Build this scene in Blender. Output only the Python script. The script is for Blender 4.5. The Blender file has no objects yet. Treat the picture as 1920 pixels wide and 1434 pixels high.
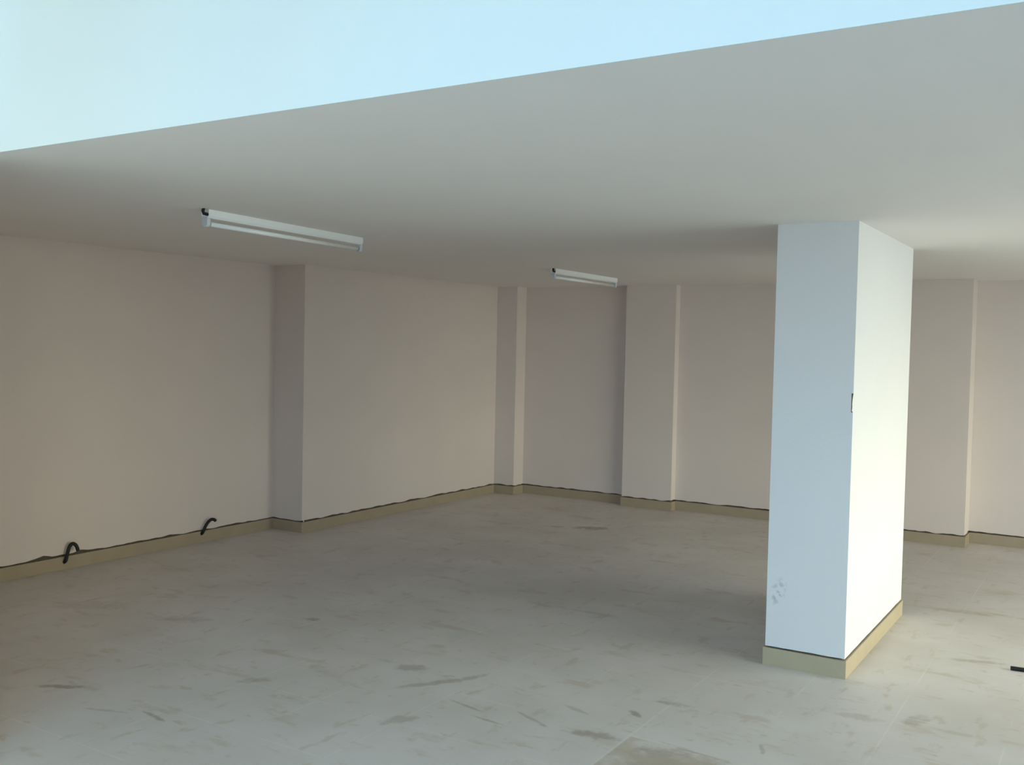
import bpy, bmesh, math, random
from mathutils import Matrix, Vector
random.seed(7)
S = bpy.context.scene
COL = S.collection

# ---------------------------------------------------------------- camera
cd = bpy.data.cameras.new('camera'); cam = bpy.data.objects.new('camera', cd); COL.objects.link(cam)
cd.sensor_width = 36.0; cd.lens = 34.844; cd.clip_start = 0.05; cd.clip_end = 300
R = Vector((0.85023794, 0.52596378, 0.02139048)); U = Vector((-0.03712496, 0.01938029, 0.99912269)); B = Vector((0.52508779, -0.85028613, 0.03600424))
cam.matrix_world = Matrix(((R.x, U.x, B.x, 0), (R.y, U.y, B.y, 0), (R.z, U.z, B.z, 1.7788), (0, 0, 0, 1)))
S.camera = cam

# ---------------------------------------------------------------- view, world, daylight openings
S.view_settings.view_transform = 'Standard'; S.view_settings.look = 'None'
S.view_settings.gamma = 1.0; S.view_settings.use_curve_mapping = False
S.view_settings.exposure = 0.0
S.cycles.use_denoising = True
S.cycles.max_bounces = 14; S.cycles.diffuse_bounces = 12; S.cycles.glossy_bounces = 4
S.cycles.sample_clamp_indirect = 0

SKY_BLUE = (0.445, 0.79, 1.12); SKY_WARM = (0.97, 1.0, 0.83)
S_BLUE, S_WARM = 3.85, 11.4
W = bpy.data.worlds.new('world'); S.world = W; W.use_nodes = True
nt = W.node_tree; N = nt.nodes; L = nt.links
N.clear()
out = N.new('ShaderNodeOutputWorld')
tc = N.new('ShaderNodeTexCoord'); sep = N.new('ShaderNodeSeparateXYZ'); L.new(tc.outputs['Generated'], sep.inputs[0])
mr = N.new('ShaderNodeMapRange'); mr.interpolation_type = 'SMOOTHSTEP'
mr.inputs['From Min'].default_value = 0.60; mr.inputs['From Max'].default_value = 0.82; L.new(sep.outputs['X'], mr.inputs['Value'])
b1 = N.new('ShaderNodeBackground'); b1.inputs['Color'].default_value = (*SKY_BLUE, 1); b1.inputs['Strength'].default_value = S_BLUE
b2 = N.new('ShaderNodeBackground'); b2.inputs['Color'].default_value = (*SKY_WARM, 1); b2.inputs['Strength'].default_value = S_WARM
mx = N.new('ShaderNodeMixShader'); L.new(mr.outputs[0], mx.inputs[0]); L.new(b1.outputs[0], mx.inputs[1]); L.new(b2.outputs[0], mx.inputs[2]); L.new(mx.outputs[0], out.inputs[0])

# room measures (metres): x to the right, y into the depth, z up
H = 2.4986            # low ceiling
HF = 4.6              # height of the front part of the shop
YE = 2.278            # where the low ceiling starts
XL, XL2, YJ = -6.865, -6.482, 6.813   # left wall, its thicker far half, the step between
YB = 10.342           # back wall
XR = 4.0              # right wall
YF = -1.3             # shop front behind the camera
XF = -4.0             # left wall of the front part
SK = 0.0986           # skirting height
FRONT_OPEN = (-2.8, 1.6, 0.0, 4.3)      # x0 x1 z0 z1 at y = YF
RIGHT_OPEN = (3.6, 9.2, 0.45, 2.35)       # y0 y1 z0 z1 at x = XR

def portal(name, loc, sx, sy, rot):
    l = bpy.data.lights.new(name, 'AREA'); l.shape = 'RECTANGLE'; l.size = sx; l.size_y = sy
    o = bpy.data.objects.new(name, l); o.location = loc; o.rotation_euler = rot; COL.objects.link(o)
    l.cycles.is_portal = True
    return o
portal('daylight_front', ((FRONT_OPEN[0]+FRONT_OPEN[1])/2, YF-.1, (FRONT_OPEN[2]+FRONT_OPEN[3])/2), FRONT_OPEN[1]-FRONT_OPEN[0], FRONT_OPEN[3]-FRONT_OPEN[2], (math.pi/2, 0, 0))
for nm, q in (('daylight_right', RIGHT_OPEN),):
    portal(nm, (XR+.1, (q[0]+q[1])/2, (q[2]+q[3])/2), q[1]-q[0], q[3]-q[2], (math.pi/2, 0, math.pi/2))

# ---------------------------------------------------------------- materials
def mat(name, col, rough=.8, spec=.3, mottle=0.0, mscale=3.0, bump=0.0, bscale=60.0, metal=0.0):
    m = bpy.data.materials.new(name); m.use_nodes = True
    n = m.node_tree.nodes; l = m.node_tree.links; p = n['Principled BSDF']
    p.inputs['Base Color'].default_value = (*col, 1); p.inputs['Roughness'].default_value = rough
    p.inputs['Specular IOR Level'].default_value = spec; p.inputs['Metallic'].default_value = metal
    tcn = n.new('ShaderNodeTexCoord')
    if mottle:
        t = n.new('ShaderNodeTexNoise'); t.inputs['Scale'].default_value = mscale; t.inputs['Detail'].default_value = 6
        l.new(tcn.outputs['Object'], t.inputs['Vector'])
        r = n.new('ShaderNodeMapRange'); r.inputs['To Min'].default_value = 1-mottle; r.inputs['To Max'].default_value = 1+mottle*.6
        l.new(t.outputs['Fac'], r.inputs['Value'])
        v = n.new('ShaderNodeVectorMath'); v.operation = 'SCALE'; v.inputs[0].default_value = col
        l.new(r.outputs[0], v.inputs['Scale']); l.new(v.outputs[0], p.inputs['Base Color'])
    if bump:
        t = n.new('ShaderNodeTexNoise'); t.inputs['Scale'].default_value = bscale; t.inputs['Detail'].default_value = 4
        l.new(tcn.outputs['Object'], t.inputs['Vector'])
        b = n.new('ShaderNodeBump'); b.inputs['Strength'].default_value = bump; b.inputs['Distance'].default_value = .004
        l.new(t.outputs['Fac'], b.inputs['Height']); l.new(b.outputs[0], p.inputs['Normal'])
    return m

M_WALL = mat('white_wall_paint', (.68, .60, .55), .85, .2, .05, 1.6, .15)
M_CEIL = mat('white_ceiling_paint', (.85, .815, .785), .9, .15, .04, 1.2, .12)
M_BRIGHTENED = mat('daylight_brightened_paint', (.82, .84, .80), .85, .2, .03, 1.6, .1)  # base colour raised above the walls to put daylight brightness into the bulkhead
M_GAP = mat('rough_mortar', (.12, .10, .08), .95, .1, .4, 30)
M_SKIRT = mat('cream_stone_skirting', (.47, .395, .265), .45, .4, .10, 9)
M_SKIRT_DUSTY = mat('dusty_stone_skirting', (.37, .30, .21), .6, .25, .14, 7)
M_BATTEN = mat('white_enamel', (.85, .86, .85), .4, .5)
M_TUBE = mat('frosted_glass_tube', (.86, .87, .85), .25, .5)
M_CAPS = mat('lampholder_plastic', (.62, .64, .68), .5, .4)
M_BLACK = mat('black_plastic', (.010, .010, .011), .55, .35, .3, 60)
M_METAL = mat('tube_end_metal', (.5, .5, .5), .35, .5, metal=1.0)
M_FRAME = mat('grey_frame_metal', (.35, .36, .37), .4, .5, metal=.6)
M_PAVE = mat('pale_paving', (.28, .28, .28), .85, .2, .2, .8)
M_BOUNCE_GROUND = mat('pale_bounce_ground', (.55, .54, .50), .85, .2, .2, .8)  # unseen ground, made pale to reflect light up to the ceiling

def floor_material():
    m = bpy.data.materials.new('dusty_cream_floor_tiles'); m.use_nodes = True
    n = m.node_tree.nodes; l = m.node_tree.links; p = n['Principled BSDF']
    tcn = n.new('ShaderNodeTexCoord'); O = tcn.outputs['Object']
    def math_(op, a, b=None, c=None):
        k = n.new('ShaderNodeMath'); k.operation = op
        for i, q in enumerate((a, b, c)):
            if q is None: continue
            if isinstance(q, (int, float)): k.inputs[i].default_value = q
            else: l.new(q, k.inputs[i])
        return k.outputs[0]
    def noise(scale, detail=5, stretch=(1, 1, 1), rot=0, rough=.55, off=(0, 0, 0)):
        mp = n.new('ShaderNodeMapping'); mp.inputs['Scale'].default_value = stretch; mp.inputs['Rotation'].default_value = (0, 0, rot); mp.inputs['Location'].default_value = off
        l.new(O, mp.inputs[0]); t = n.new('ShaderNodeTexNoise'); t.inputs['Scale'].default_value = scale; t.inputs['Detail'].default_value = detail; t.inputs['Roughness'].default_value = rough
        l.new(mp.outputs[0], t.inputs['Vector']); return t.outputs['Fac']
    def ramp(x, lo, hi, a=0., b=1.):
        r = n.new('ShaderNodeMapRange'); r.interpolation_type = 'SMOOTHSTEP'
        for k, q in (('From Min', lo), ('From Max', hi), ('To Min', a), ('To Max', b)): r.inputs[k].default_value = q
        l.new(x, r.inputs['Value']); return r.outputs[0]
    def mixc(f, a, b):
        k = n.new('ShaderNodeMix'); k.data_type = 'RGBA'
        if isinstance(f, float): k.inputs[0].default_value = f
        else: l.new(f, k.inputs[0])
        for i, q in ((6, a), (7, b)):
            if isinstance(q, tuple): k.inputs[i].default_value = (*q, 1)
            else: l.new(q, k.inputs[i])
        return k.outputs[2]
    # broad dust, warmer bare tile showing through, scuffs
    base = mixc(ramp(noise(1.3, 6), .35, .65), DUST, DUST2)
    s1 = ramp(noise(2.6, 5, (1, 2.4, 1), .5, .6), .56, .69)
    s2 = ramp(noise(3.4, 5, (2.6, 1, 1), -.35, .6, (4, 2, 0)), .58, .70)
    s3 = ramp(noise(7, 4, (1, 1.8, 1), 1.0, .6, (9, 1, 0)), .60, .72)
    sc = math_('MINIMUM', math_('ADD', math_('ADD', s1, s2), s3), 1.0)
    c = mixc(math_('MULTIPLY', sc, SCUFF), base, BARE)
    # individual scuffs and patches on the floor: x, y, half length, half width, angle, strength
    wob = math_('MULTIPLY', math_('SUBTRACT', noise(13, 7, rough=.68), .5), 4.2)
    sp = n.new('ShaderNodeSeparateXYZ'); l.new(O, sp.inputs[0])
    tot = None
    for (x, y, a, b, ang, st) in SPOTS:
        ca, sa = math.cos(ang), math.sin(ang)
        dx = math_('SUBTRACT', sp.outputs[0], x); dy = math_('SUBTRACT', sp.outputs[1], y)
        u = math_('MULTIPLY_ADD', dx, ca/a, math_('MULTIPLY', dy, sa/a)); v = math_('MULTIPLY_ADD', dx, -sa/b, math_('MULTIPLY', dy, ca/b))
        r2 = math_('MULTIPLY_ADD', u, u, math_('MULTIPLY', v, v))
        r2 = math_('ADD', r2, wob)
        f = ramp(r2, .0, 1.3, st, 0.)
        tot = f if tot is None else math_('MAXIMUM', tot, f)
    c = mixc(tot, c, STAIN)
    # one tile in the foreground wiped bare of dust
    bx = math_('ABSOLUTE', math_('SUBTRACT', sp.outputs[0], -1.877+.246)); by = math_('ABSOLUTE', math_('SUBTRACT', sp.outputs[1], 4.14-.246))
    inside = math_('MULTIPLY', ramp(bx, .232, .246, 1., 0.), ramp(by, .232, .246, 1., 0.))
    c = mixc(math_('MULTIPLY', inside, ramp(noise(5, 5, off=(1, 7, 0)), .36, .56, .15, .75)), c, BARE)
    # tile joints
    T = .4915; g = None
    for ax, o0 in ((0, -1.877), (1, 4.14)):
        q = math_('SUBTRACT', sp.outputs[ax], o0 - 100*T)
        fr = math_('PINGPONG', q, T/2)
        e = ramp(fr, .0025, .0055, 1., 0.)
        g = e if g is None else math_('MAXIMUM', g, e)
    gm = math_('MULTIPLY', g, ramp(noise(2.0, 2, off=(3, 3, 0)),   .42, .6, .02, .25))
    c = mixc(gm, c, GROUT)
    l.new(c, p.inputs['Base Color'])
    rr = ramp(noise(3, 4), .3, .7, .5, .68); l.new(rr, p.inputs['Roughness'])
    p.inputs['Specular IOR Level'].default_value = .35
    return m
DUST, DUST2, BARE, STAIN, GROUT = (.60, .567, .535), (.55, .515, .475), (.45, .385, .30), (.27, .23, .17), (.74, .72, .68)
SCUFF = .55
SPOTS = [(-4.54, 3.06, .16, .03, .55, .7), (-3.84, 3.06, .10, .016, -.15, .6), (-4.08, 2.98, .12, .015, .35, .35), (-4.39, 4.72, .07, .04, .4, .6),
         (-3.82, 3.69, .10, .04, .9, .35), (-3.28, 4.32, .10, .06, .6, .5), (-3.03, 4.20, .22, .035, .95, .45), (-2.92, 4.38, .10, .03, 1.2, .45), (-2.71, 4.02, .12, .014, -.2, .5),
         (-2.87, 3.68, .10, .05, 1.1, .4), (-4.43, 8.74, .20, .10, .5, .75), (-4.75, 8.6, .10, .05, .3, .4), (-1.98, 4.41, .06, .022, -.6, .65), (-2.01, 4.05, .12, .05, .2, .6),
         (-1.86, 4.64, .11, .03, .15, .5), (-.8, 5.12, .10, .05, 1.3, .4), (-.62, 5.05, .10, .03, 0, .25), (-.68, 6.32, .16, .035, .3, .4), (-1.32, 4.34, .06, .015, -1.2, .5),
         (-1.66, 3.96, .17, .15, .0, .62), (-1.45, 3.98, .16, .11, -.2, .5), (-1.56, 4.13, .20, .014, -.12, .45), (-2.34, 4.05, .12, .014, -.4, .45), (-5.06, 4.24, .22, .06, .5, .3),
         (-1.05, 5.0, .12, .05, .2, .3), (-2.24, 4.29, .08, .02, -.3, .35), (-2.52, 3.92, .11, .013, -.1, .5), (-.9, 7.5, .3, .07, .1, .25), (-5.8, 4.1, .3, .12, .5, .25)]
M_FLOOR = floor_material()

def pillar_material():
    m = mat('white_pillar_paint', (.78, .77, .76), .85, .2, .04, 1.6, .15)
    n = m.node_tree.nodes; l = m.node_tree.links; p = n['Principled BSDF']
    src = p.inputs['Base Color'].links[0].from_socket
    tcn = n.new('ShaderNodeTexCoord'); mp = n.new('ShaderNodeMapping')
    mp.vector_type = 'TEXTURE'; mp.inputs['Location'].default_value = (-1.625, 5.545, .42); mp.inputs['Scale'].default_value = (.05, .2, .10); mp.inputs['Rotation'].default_value = (0, .35, 0)
    l.new(tcn.outputs['Object'], mp.inputs[0])
    ln = n.new('ShaderNodeVectorMath'); ln.operation = 'LENGTH'; l.new(mp.outputs[0], ln.inputs[0])
    r = n.new('ShaderNodeMapRange'); r.inputs['From Min'].default_value = .2; r.inputs['From Max'].default_value = 1.; r.inputs['To Min'].default_value = 1; r.inputs['To Max'].default_value = 0; l.new(ln.outputs['Value'], r.inputs['Value'])
    t = n.new('ShaderNodeTexNoise'); t.inputs['Scale'].default_value = 38; l.new(tcn.outputs['Object'], t.inputs['Vector'])
    r2 = n.new('ShaderNodeMapRange'); r2.inputs['From Min'].default_value = .48; r2.inputs['From Max'].default_value = .62; r2.inputs['To Max'].default_value = .6; l.new(t.outputs['Fac'], r2.inputs['Value'])
    mu = n.new('ShaderNodeMath'); mu.operation = 'MULTIPLY'; l.new(r.outputs[0], mu.inputs[0]); l.new(r2.outputs[0], mu.inputs[1])
    k = n.new('ShaderNodeMix'); k.data_type = 'RGBA'; l.new(mu.outputs[0], k.inputs[0]); l.new(src, k.inputs[6]); k.inputs[7].default_value = (.33, .32, .31, 1)
    l.new(k.outputs[2], p.inputs['Base Color'])
    return m
M_PILLAR = pillar_material()

# ---------------------------------------------------------------- helpers
def link(name, bm, mats, parent=None, smooth=False, kind=None, label=None, cat=None, group=None, loc=None):
    me = bpy.data.meshes.new(name); bmesh.ops.recalc_face_normals(bm, faces=bm.faces) if loc != 'keep' else None
    bm.to_mesh(me); bm.free()
    for m in (mats if isinstance(mats, (list, tuple)) else [mats]): me.materials.append(m)
    if smooth:
        for f in me.polygons: f.use_smooth = True
    o = bpy.data.objects.new(name, me); COL.objects.link(o)
    if parent is not None: o.parent = parent; o.matrix_parent_inverse = Matrix.Translation(-parent.location)
    if kind: o['kind'] = kind
    if label: o['label'] = label
    if cat: o['category'] = cat
    if group: o['group'] = group
    return o
def empty(name, loc, label, cat, group=None):
    o = bpy.data.objects.new(name, None); o.location = loc; COL.objects.link(o); o.empty_display_size = .1
    o['label'] = label; o['category'] = cat
    if group: o['group'] = group
    return o
def box(bm, x0, x1, y0, y1, z0, z1, mi=0):
    v = [bm.verts.new((x, y, z)) for x in (x0, x1) for y in (y0, y1) for z in (z0, z1)]
    for q in ((0, 1, 3, 2), (4, 6, 7, 5), (0, 4, 5, 1), (2, 3, 7, 6), (0, 2, 6, 4), (1, 5, 7, 3)):
        f = bm.faces.new([v[i] for i in q]); f.material_index = mi
def tube(bm, pts, r, seg=14, ribs=0.0, cap=True, radii=None):
    pts = [Vector(p) for p in pts]; rings = []; nrm = None
    for i, p in enumerate(pts):
        d = (pts[min(i+1, len(pts)-1)] - pts[max(i-1, 0)]).normalized()
        if nrm is None:
            nrm = d.orthogonal().normalized()
        else:
            nrm = (nrm - d*nrm.dot(d)).normalized()
        b = d.cross(nrm); rr = (radii[i] if radii else r)
        rings.append([bm.verts.new(p + (nrm*math.cos(a) + b*math.sin(a))*rr) for a in [2*math.pi*k/seg for k in range(seg)]])
    for i in range(len(rings)-1):
        for k in range(seg): bm.faces.new((rings[i][k], rings[i][(k+1) % seg], rings[i+1][(k+1) % seg], rings[i+1][k]))
    if cap: bm.faces.new(rings[0][::-1]); bm.faces.new(rings[-1])
def jag(n, lo=-.002, hi=.016):
    a = [random.uniform(lo, hi) for _ in range(n)]
    return [(.25*a[max(i-1, 0)] + .5*a[i] + .25*a[min(i+1, n-1)]) for i in range(n)]
GAP = .005; REC = .018

def plastered_wall(name, A, Bp, ztop, thick=.22, kind='structure', mats=None, holes=()):
    """Wall from A to B seen from its left-hand side; its plaster stops raggedly just above the skirting,
    leaving the rough mortar behind it open."""
    A = Vector((*A, 0)); Bp = Vector((*Bp, 0)); d = Bp - A; ln = d.length; d.normalize(); nrm = Vector((-d.y, d.x, 0))
    n = max(2, int(ln/.035)); J = jag(n+1); bm = bmesh.new()
    for hs, hw, hh in holes:
        for i in range(n+1):
            J[i] += hh*math.exp(-((ln*i/n-hs)/hw)**2)
    cols = []
    for i in range(n+1):
        p = A + d*(ln*i/n); zb = SK + GAP + J[i]
        q = p - nrm*REC; w = p - nrm*thick
        cols.append([bm.verts.new((p.x, p.y, ztop)), bm.verts.new((p.x, p.y, zb)), bm.verts.new((q.x, q.y, zb)), bm.verts.new((q.x, q.y, 0)), bm.verts.new((w.x, w.y, 0)), bm.verts.new((w.x, w.y, ztop))])
    mi = (0, 1, 1, 0, 0, 0)
    for a, b in zip(cols, cols[1:]):
        for k in range(6):
            f = bm.faces.new((a[k], a[(k+1) % 6], b[(k+1) % 6], b[k])); f.material_index = mi[k]
    bm.faces.new(cols[0]); bm.faces.new(cols[-1][::-1])
    return link(name, bm, mats or [M_WALL, M_GAP], kind=kind)

def plain_box(name, x0, x1, y0, y1, z0, z1, m=None, kind='structure'):
    bm = bmesh.new(); box(bm, x0, x1, y0, y1, z0, z1); return link(name, bm, m or M_WALL, kind=kind)

# ---------------------------------------------------------------- setting
plain_box('floor', XL-.3, XR+.3, YF-.3, YB+.3, -.12, 0, M_FLOOR)
plain_box('ceiling', XL-.3, XR+.3, YE, YB+.3, H, H+.25, M_CEIL)
plain_box('ceiling_front', XF-.3, XR+.3, YF-.3, YE+.0, HF, HF+.2, M_CEIL)
plain_box('wall_bulkhead', XF-.3, XR+.3, YE, YE+.25, H+.25, HF+.2, M_BRIGHTENED)
# front edge of the slab is plastered and painted with the bulkhead above it
bm = bmesh.new(); box(bm, XF, XR, YE-.012, YE, H, HF); link('trim_1', bm, M_BRIGHTENED, kind='structure')
# left wall (normal +x), thicker beyond the step
plastered_wall('wall_left', (XL, YJ+.15), (XL, YE), H, holes=[(YJ+.15-4.47, .05, .022), (YJ+.15-4.78, .05, .016), (YJ+.15-5.62, .04, .010), (YJ+.15-4.06, .06, .02)])
plastered_wall('wall_left_far', (XL2, YB), (XL2, YJ+.03), H)
plastered_wall('wall_left_step', (XL2, YJ), (XL-.0, YJ), H, .03)
plastered_wall('wall_back', (XR, YB), (XL2, YB), H)
plain_box('wall_front_left', XL-.3, XF, YE-.2, YE, 0, H)
plain_box('wall_front_side', XF-.22, XF, YF-.3, YE-.2, 0, HF, M_BRIGHTENED)
# right wall with its two wide openings
def cut_wall(name, axis, at, t, lo, hi, top, opens):
    bm = bmesh.new(); c = lo
    def bb(a, b, z0, z1):
        if b-a < 1e-4 or z1-z0 < 1e-4: return
        if axis == 'x': box(bm, at, at+t, a, b, z0, z1)
        else: box(bm, a, b, at, at+t, z0, z1)
    for (a, b, z0, z1) in opens:
        bb(c, a, 0, top); bb(a, b, z1, top); bb(a, b, 0, z0); c = b
    bb(c, hi, 0, top)
    return link(name, bm, M_WALL, kind='structure')
cut_wall('wall_right', 'x', XR, .2, YE+.001, YB+.22, H, [RIGHT_OPEN])
cut_wall('wall_right_front', 'x', XR, .2, YF-.2, YE, HF, [])
cut_wall('wall_front', 'y', YF-.2, .2, XF-.22, XR+.0, HF, [FRONT_OPEN])
plain_box('pavement', -30, 30, -30, YF-.3, -.20, -.08, M_PAVE)
plain_box('pavement_side', XR+.3, 30, YF-.3, 24, -.20, -.08, M_BOUNCE_GROUND)  # out of view; its pale surface is added as a reflector for the ceiling

# skirtings
SO = .010
def skirt_prism(x0, x1, y0, y1):
    bm = bmesh.new(); box(bm, x0, x1, y0, y1, 0, SK)
    bmesh.ops.bevel(bm, geom=[e for e in bm.edges if all(abs(v.co.z-SK) < 1e-5 for v in e.verts)], offset=.002, segments=1, affect='EDGES')
    return bm
link('baseboard_left', skirt_prism(XL-REC, XL+SO, YE+.0, YJ+REC), M_SKIRT_DUSTY, kind='structure')
link('baseboard_left_far', skirt_prism(XL2-REC, XL2+SO, YJ-SO, 10.124-SO), M_SKIRT_DUSTY, kind='structure')
link('baseboard_step', skirt_prism(XL+SO, XL2-REC, YJ-SO, YJ+REC), M_SKIRT_DUSTY, kind='structure')
def back_skirt(name, x0, x1): link(name, skirt_prism(x0, x1, YB-SO, YB+REC), M_SKIRT_DUSTY, kind='structure')

# ---------------------------------------------------------------- pillar and pilasters
def column(name, rect, label, cat, group, m, sides='all', notch=False):
    x0, x1, y0, y1 = rect; cx, cy = (x0+x1)/2, (y0+y1)/2
    root = empty(name, (cx, cy, 0), label, cat, group)
    cor = [(x0, y0), (x1, y0), (x1, y1), (x0, y1)]
    ring = []
    for i in range(4):
        a = Vector(cor[i]); b = Vector(cor[(i+1) % 4]); n = max(2, int((b-a).length/.03))
        for k in range(n): ring.append((a + (b-a)*k/n, k == 0 and i == 1))
        if notch and i == 0: ring.append((b - (b-a).normalized()*.010, False)); chip = len(ring) - 1
    J = jag(len(ring), .002, .006) if notch else jag(len(ring))
    levels = [None]
    zs = [H] if not notch else None
    bm = bmesh.new()
    if notch:      # plaster knocked off the near corner at chest height, and a slightly proud corner bead below
        prof = [(None, 0), (.9, 0), (1.462, 0), (1.468, .009), (1.49, .007), (1.51, .008), (1.54, .005), (1.565, 0), (H, 0)]
    else: prof = [(None, 0), (H, 0)]
    rows = []
    for z, ch in prof:
        row = []
        for i, (p, corner) in enumerate(ring):
            zz = SK + GAP + J[i] if z is None else z
            q = Vector(p)
            if corner and ch: q += Vector((-ch*.75, ch*.75))
            row.append(bm.verts.new((q.x, q.y, zz)))
        rows.append(row)
    nr = len(ring)
    for a, b in zip(rows, rows[1:]):
        for k in range(nr):
            f = bm.faces.new((a[k], a[(k+1) % nr], b[(k+1) % nr], b[k]))
            if notch and k == chip and 1.46 < a[k].co.z < 1.55: f.material_index = 1
    bm.faces.new(rows[-1])
    # recessed mortar core
    inner = []
    for i, (p, c) in enumerate(ring):
        q = Vector((min(max(p.x, x0+REC), x1-REC), min(max(p.y, y0+REC), y1-REC)))
        inner.append(q)
    it = [bm.verts.new((q.x, q.y, SK+GAP+J[i])) for i, q in enumerate(inner)]
    ib = [bm.verts.new((q.x, q.y, 0)) for q in inner]
    for k in range(nr):
        k2 = (k+1) % nr
        for vs in ((rows[0][k], rows[0][k2], it[k2], it[k]), (it[k], it[k2], ib[k2], ib[k])):
            if len(set(vs)) == 4:
                try: f = bm.faces.new(vs); f.material_index = 1
                except ValueError: pass
    link('shaft', bm, [m, M_GAP], root)
    # skirting ring round the visible sides
    bm = bmesh.new()
    if sides == 'all':
        box(bm, x0-SO, x1+SO, y0-SO, y0+REC, 0, SK); box(bm, x0-SO, x1+SO, y1-REC, y1+SO, 0, SK)
        box(bm, x0-SO, x0+REC, y0+REC, y1-REC, 0, SK); box(bm, x1-REC, x1+SO, y0+REC, y1-REC, 0, SK)
    else:
        box(bm, x0-(SO if 'l' in sides else 0), x1+SO, y0-SO, y0+REC, 0, SK)
        box(bm, x1-REC, x1+SO, y0+REC, y1-SO, 0, SK)
        if 'l' in sides: box(bm, x0-SO, x0+REC, y0+REC, y1-SO, 0, SK)
    link('baseboard', bm, M_SKIRT if sides == 'all' else M_SKIRT_DUSTY, root)
    return root

column('pillar', (-1.6875, -1.2457, 5.545, 7.153), 'white free-standing rectangular pillar with cream skirting, near the right', 'pillar', None, M_PILLAR, notch=True)
column('pilaster', (XL2+.001, -6.203, 10.124, YB-.001), 'narrow white pilaster in the far corner where left and back walls meet', 'pilaster', None, M_WALL, 'r')
column('pilaster', (-4.815, -4.217, 10.225, YB-.001), 'wide shallow white pilaster on the back wall, left of the free-standing pillar', 'pilaster', None, M_WALL, 'lr')
column('pilaster', (-1.83, -1.213, 10.039, YB-.001), 'white pilaster on the back wall, just right of the free-standing pillar', 'pilaster', None, M_WALL, 'lr')
back_skirt('baseboard_back', -6.203+SO, -4.815-SO)
back_skirt('baseboard_back_middle', -4.217+SO, -1.83-SO)
back_skirt('baseboard_back_right', -1.213+SO, XR)

# ---------------------------------------------------------------- fluorescent lamps (switched off)
def lamp(A, Bp, label):
    """single-tube batten from A (near end) to B along the ceiling; A-B is its camera-side upper edge"""
    A = Vector((*A, H)); Bp = Vector((*Bp, H)); ln = (Bp-A).length; d = (Bp-A).normalized(); ang = math.atan2(d.y, d.x)
    w = .055; side = Vector((-d.y, d.x, 0)); mid = (A+Bp)/2 + side*w/2
    root = empty('fluorescent_lamp', mid, label, 'ceiling lamp', 'fluorescent lamps on the low ceiling'); root.rotation_euler = (0, 0, ang)
    def add(name, bm, m, parent=root, smooth=False, lab=None):
        me = bpy.data.meshes.new(name); bmesh.ops.recalc_face_normals(bm, faces=bm.faces); bm.to_mesh(me); bm.free(); me.materials.append(m)
        if smooth:
            for f in me.polygons: f.use_smooth = len(f.vertices) < 6
        o = bpy.data.objects.new(name, me); COL.objects.link(o); o.parent = parent
        if lab: o['label'] = lab
        return o
    h = ln/2
    bm = bmesh.new()           # folded sheet-metal housing, chamfered lower edges
    prof = [(-w/2, 0), (-w/2, -.034), (-w/2+.010, -.046), (w/2-.010, -.046), (w/2, -.034), (w/2, 0)]
    a = [bm.verts.new((-h, y, z)) for y, z in prof]; b = [bm.verts.new((h, y, z)) for y, z in prof]
    for k in range(6): bm.faces.new((a[k], a[(k+1) % 6], b[(k+1) % 6], b[k]))
    bm.faces.new(a); bm.faces.new(b[::-1])
    add('housing', bm, M_BATTEN)
    zt = -.076
    bm = bmesh.new(); tube(bm, [(-h+.030, 0, zt), (h-.030, 0, zt)], .013, 20); t = add('tube', bm, M_TUBE, smooth=True)
    for s in (-1, 1):
        bm = bmesh.new(); tube(bm, [(s*(h-.034), 0, zt), (s*(h-.022), 0, zt)], .0137, 20); add('end_cap', bm, M_METAL, t, smooth=True)
    for s in (-1, 1):          # lampholder: plate hanging from the housing, rounded at the bottom
        bm = bmesh.new(); pr = [(-.019, -.040), (.019, -.040)] + [(.019*math.cos(q), zt - .019*math.sin(q)) for q in [math.pi*k/8 for k in range(9)]]
        x0, x1 = sorted((s*(h+.004), s*(h-.022)))
        a = [bm.verts.new((x0, y, z)) for y, z in pr]; b = [bm.verts.new((x1, y, z)) for y, z in pr]; nn = len(pr)
        for k in range(nn): bm.faces.new((a[k], a[(k+1) % nn], b[(k+1) % nn], b[k]))
        bm.faces.new(a); bm.faces.new(b[::-1]); add('lampholder', bm, M_CAPS)
    bm = bmesh.new(); tube(bm, [(-h-.036, -w/2+.004, 0), (-h-.040, -w/2+.005, -.014), (-h-.030, -w/2+.008, -.026), (-h+.004, -w/2+.010, -.028)], .009, 12)
    add('cable', bm, M_BLACK, smooth=True, lab='black supply cable at the near end')
    return root
lamp((-4.314, 3.776), (-4.448, 5.232), 'white bare-tube fluorescent lamp on the ceiling, the nearer and larger of the two')
lamp((-4.4335, 7.895), (-4.437, 9.193), 'white bare-tube fluorescent lamp near the back wall, the farther and smaller of the two')

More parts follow.
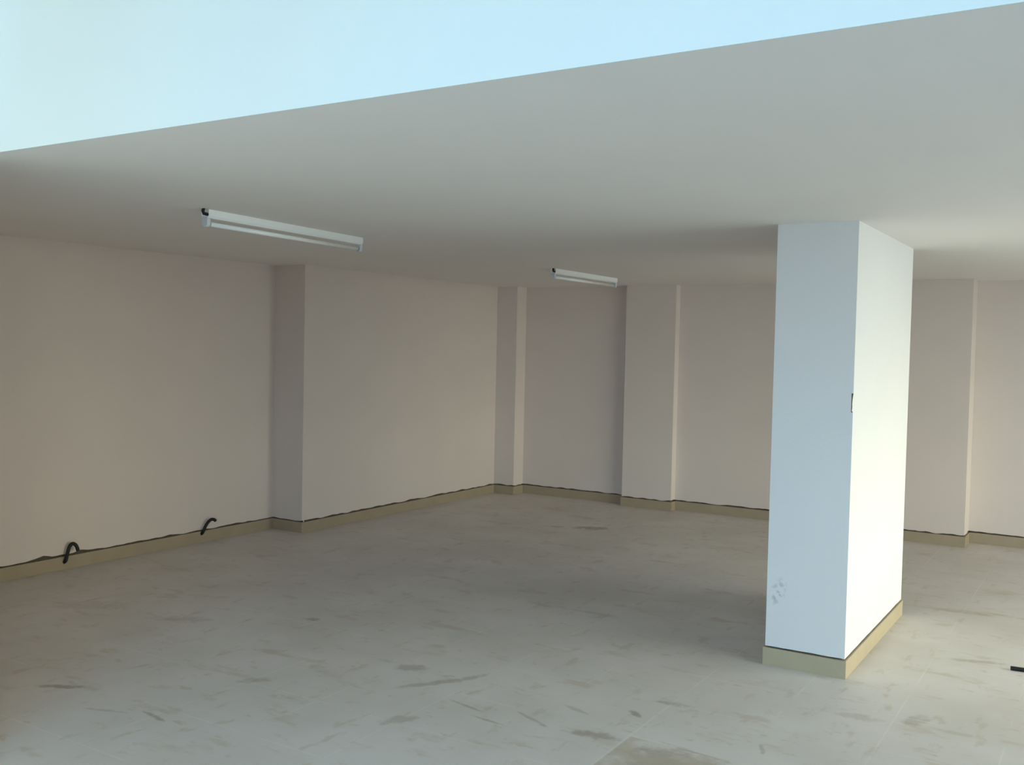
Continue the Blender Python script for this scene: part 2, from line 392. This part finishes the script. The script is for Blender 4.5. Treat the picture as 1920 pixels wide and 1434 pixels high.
# ---------------------------------------------------------------- conduits at the foot of the left wall, offcut on the floor
def smooth_path(pts, n=10):
    P = [Vector(p) for p in pts]; P = [P[0]*2-P[1]] + P + [P[-1]*2-P[-2]]; o = []
    for i in range(1, len(P)-2):
        for k in range(n):
            t = k/n; a, b, c, d = P[i-1:i+3]
            o.append(.5*((2*b) + (c-a)*t + (2*a-5*b+4*c-d)*t*t + (3*b-a-3*c+d)*t**3))
    o.append(P[-2]); return o
def conduit(name, pts, r, label, cat, corr=.0018, pitch=.0045):
    path = smooth_path(pts, 60); q = [path[0]]; acc = 0; step = pitch/2
    for a, b in zip(path, path[1:]):
        acc += (b-a).length
        if acc >= step: q.append(b); acc = 0
    radii = [r + (corr if i % 2 else 0) for i in range(len(q))]
    bm = bmesh.new(); tube(bm, q, r, 14, radii=radii)
    # hollow mouth at the free end
    d = (q[-1]-q[-2]).normalized(); f = [f for f in bm.faces if len(f.verts) > 4][-1]
    g = bmesh.ops.inset_region(bm, faces=[f], thickness=.0018)
    for v in f.verts: v.co -= d*.018
    return link(name, bm, M_BLACK, label=label, cat=cat, smooth=True)
XW = XL + SO
conduit('conduit', [(XW-.012, 4.628, .050), (XW+.016, 4.630, .075), (XW+.022, 4.640, .130), (XW+.026, 4.656, .180), (XW+.035, 4.676, .196), (XW+.047, 4.695, .180), (XW+.055, 4.707, .138)], .0125,
        'black corrugated conduit curled into a hook at the left wall foot, nearer the camera', 'conduit')
conduit('conduit', [(XW-.012, 5.955, .070), (XW+.014, 5.958, .092), (XW+.022, 5.975, .135), (XW+.030, 6.000, .175), (XW+.040, 6.028, .197), (XW+.052, 6.050, .194), (XW+.058, 6.064, .180)], .0125,
        'black corrugated conduit stub leaning from the left wall foot, beside the wall step', 'conduit')
conduit('conduit_offcut', [(-.490, 6.262, .0125), (-.30, 6.282, .0125), (-.10, 6.296, .0125), (.12, 6.290, .0125), (.30, 6.27, .0125)], .0105,
        'black plastic pipe offcut lying on the floor at the right edge of the photo', 'pipe')
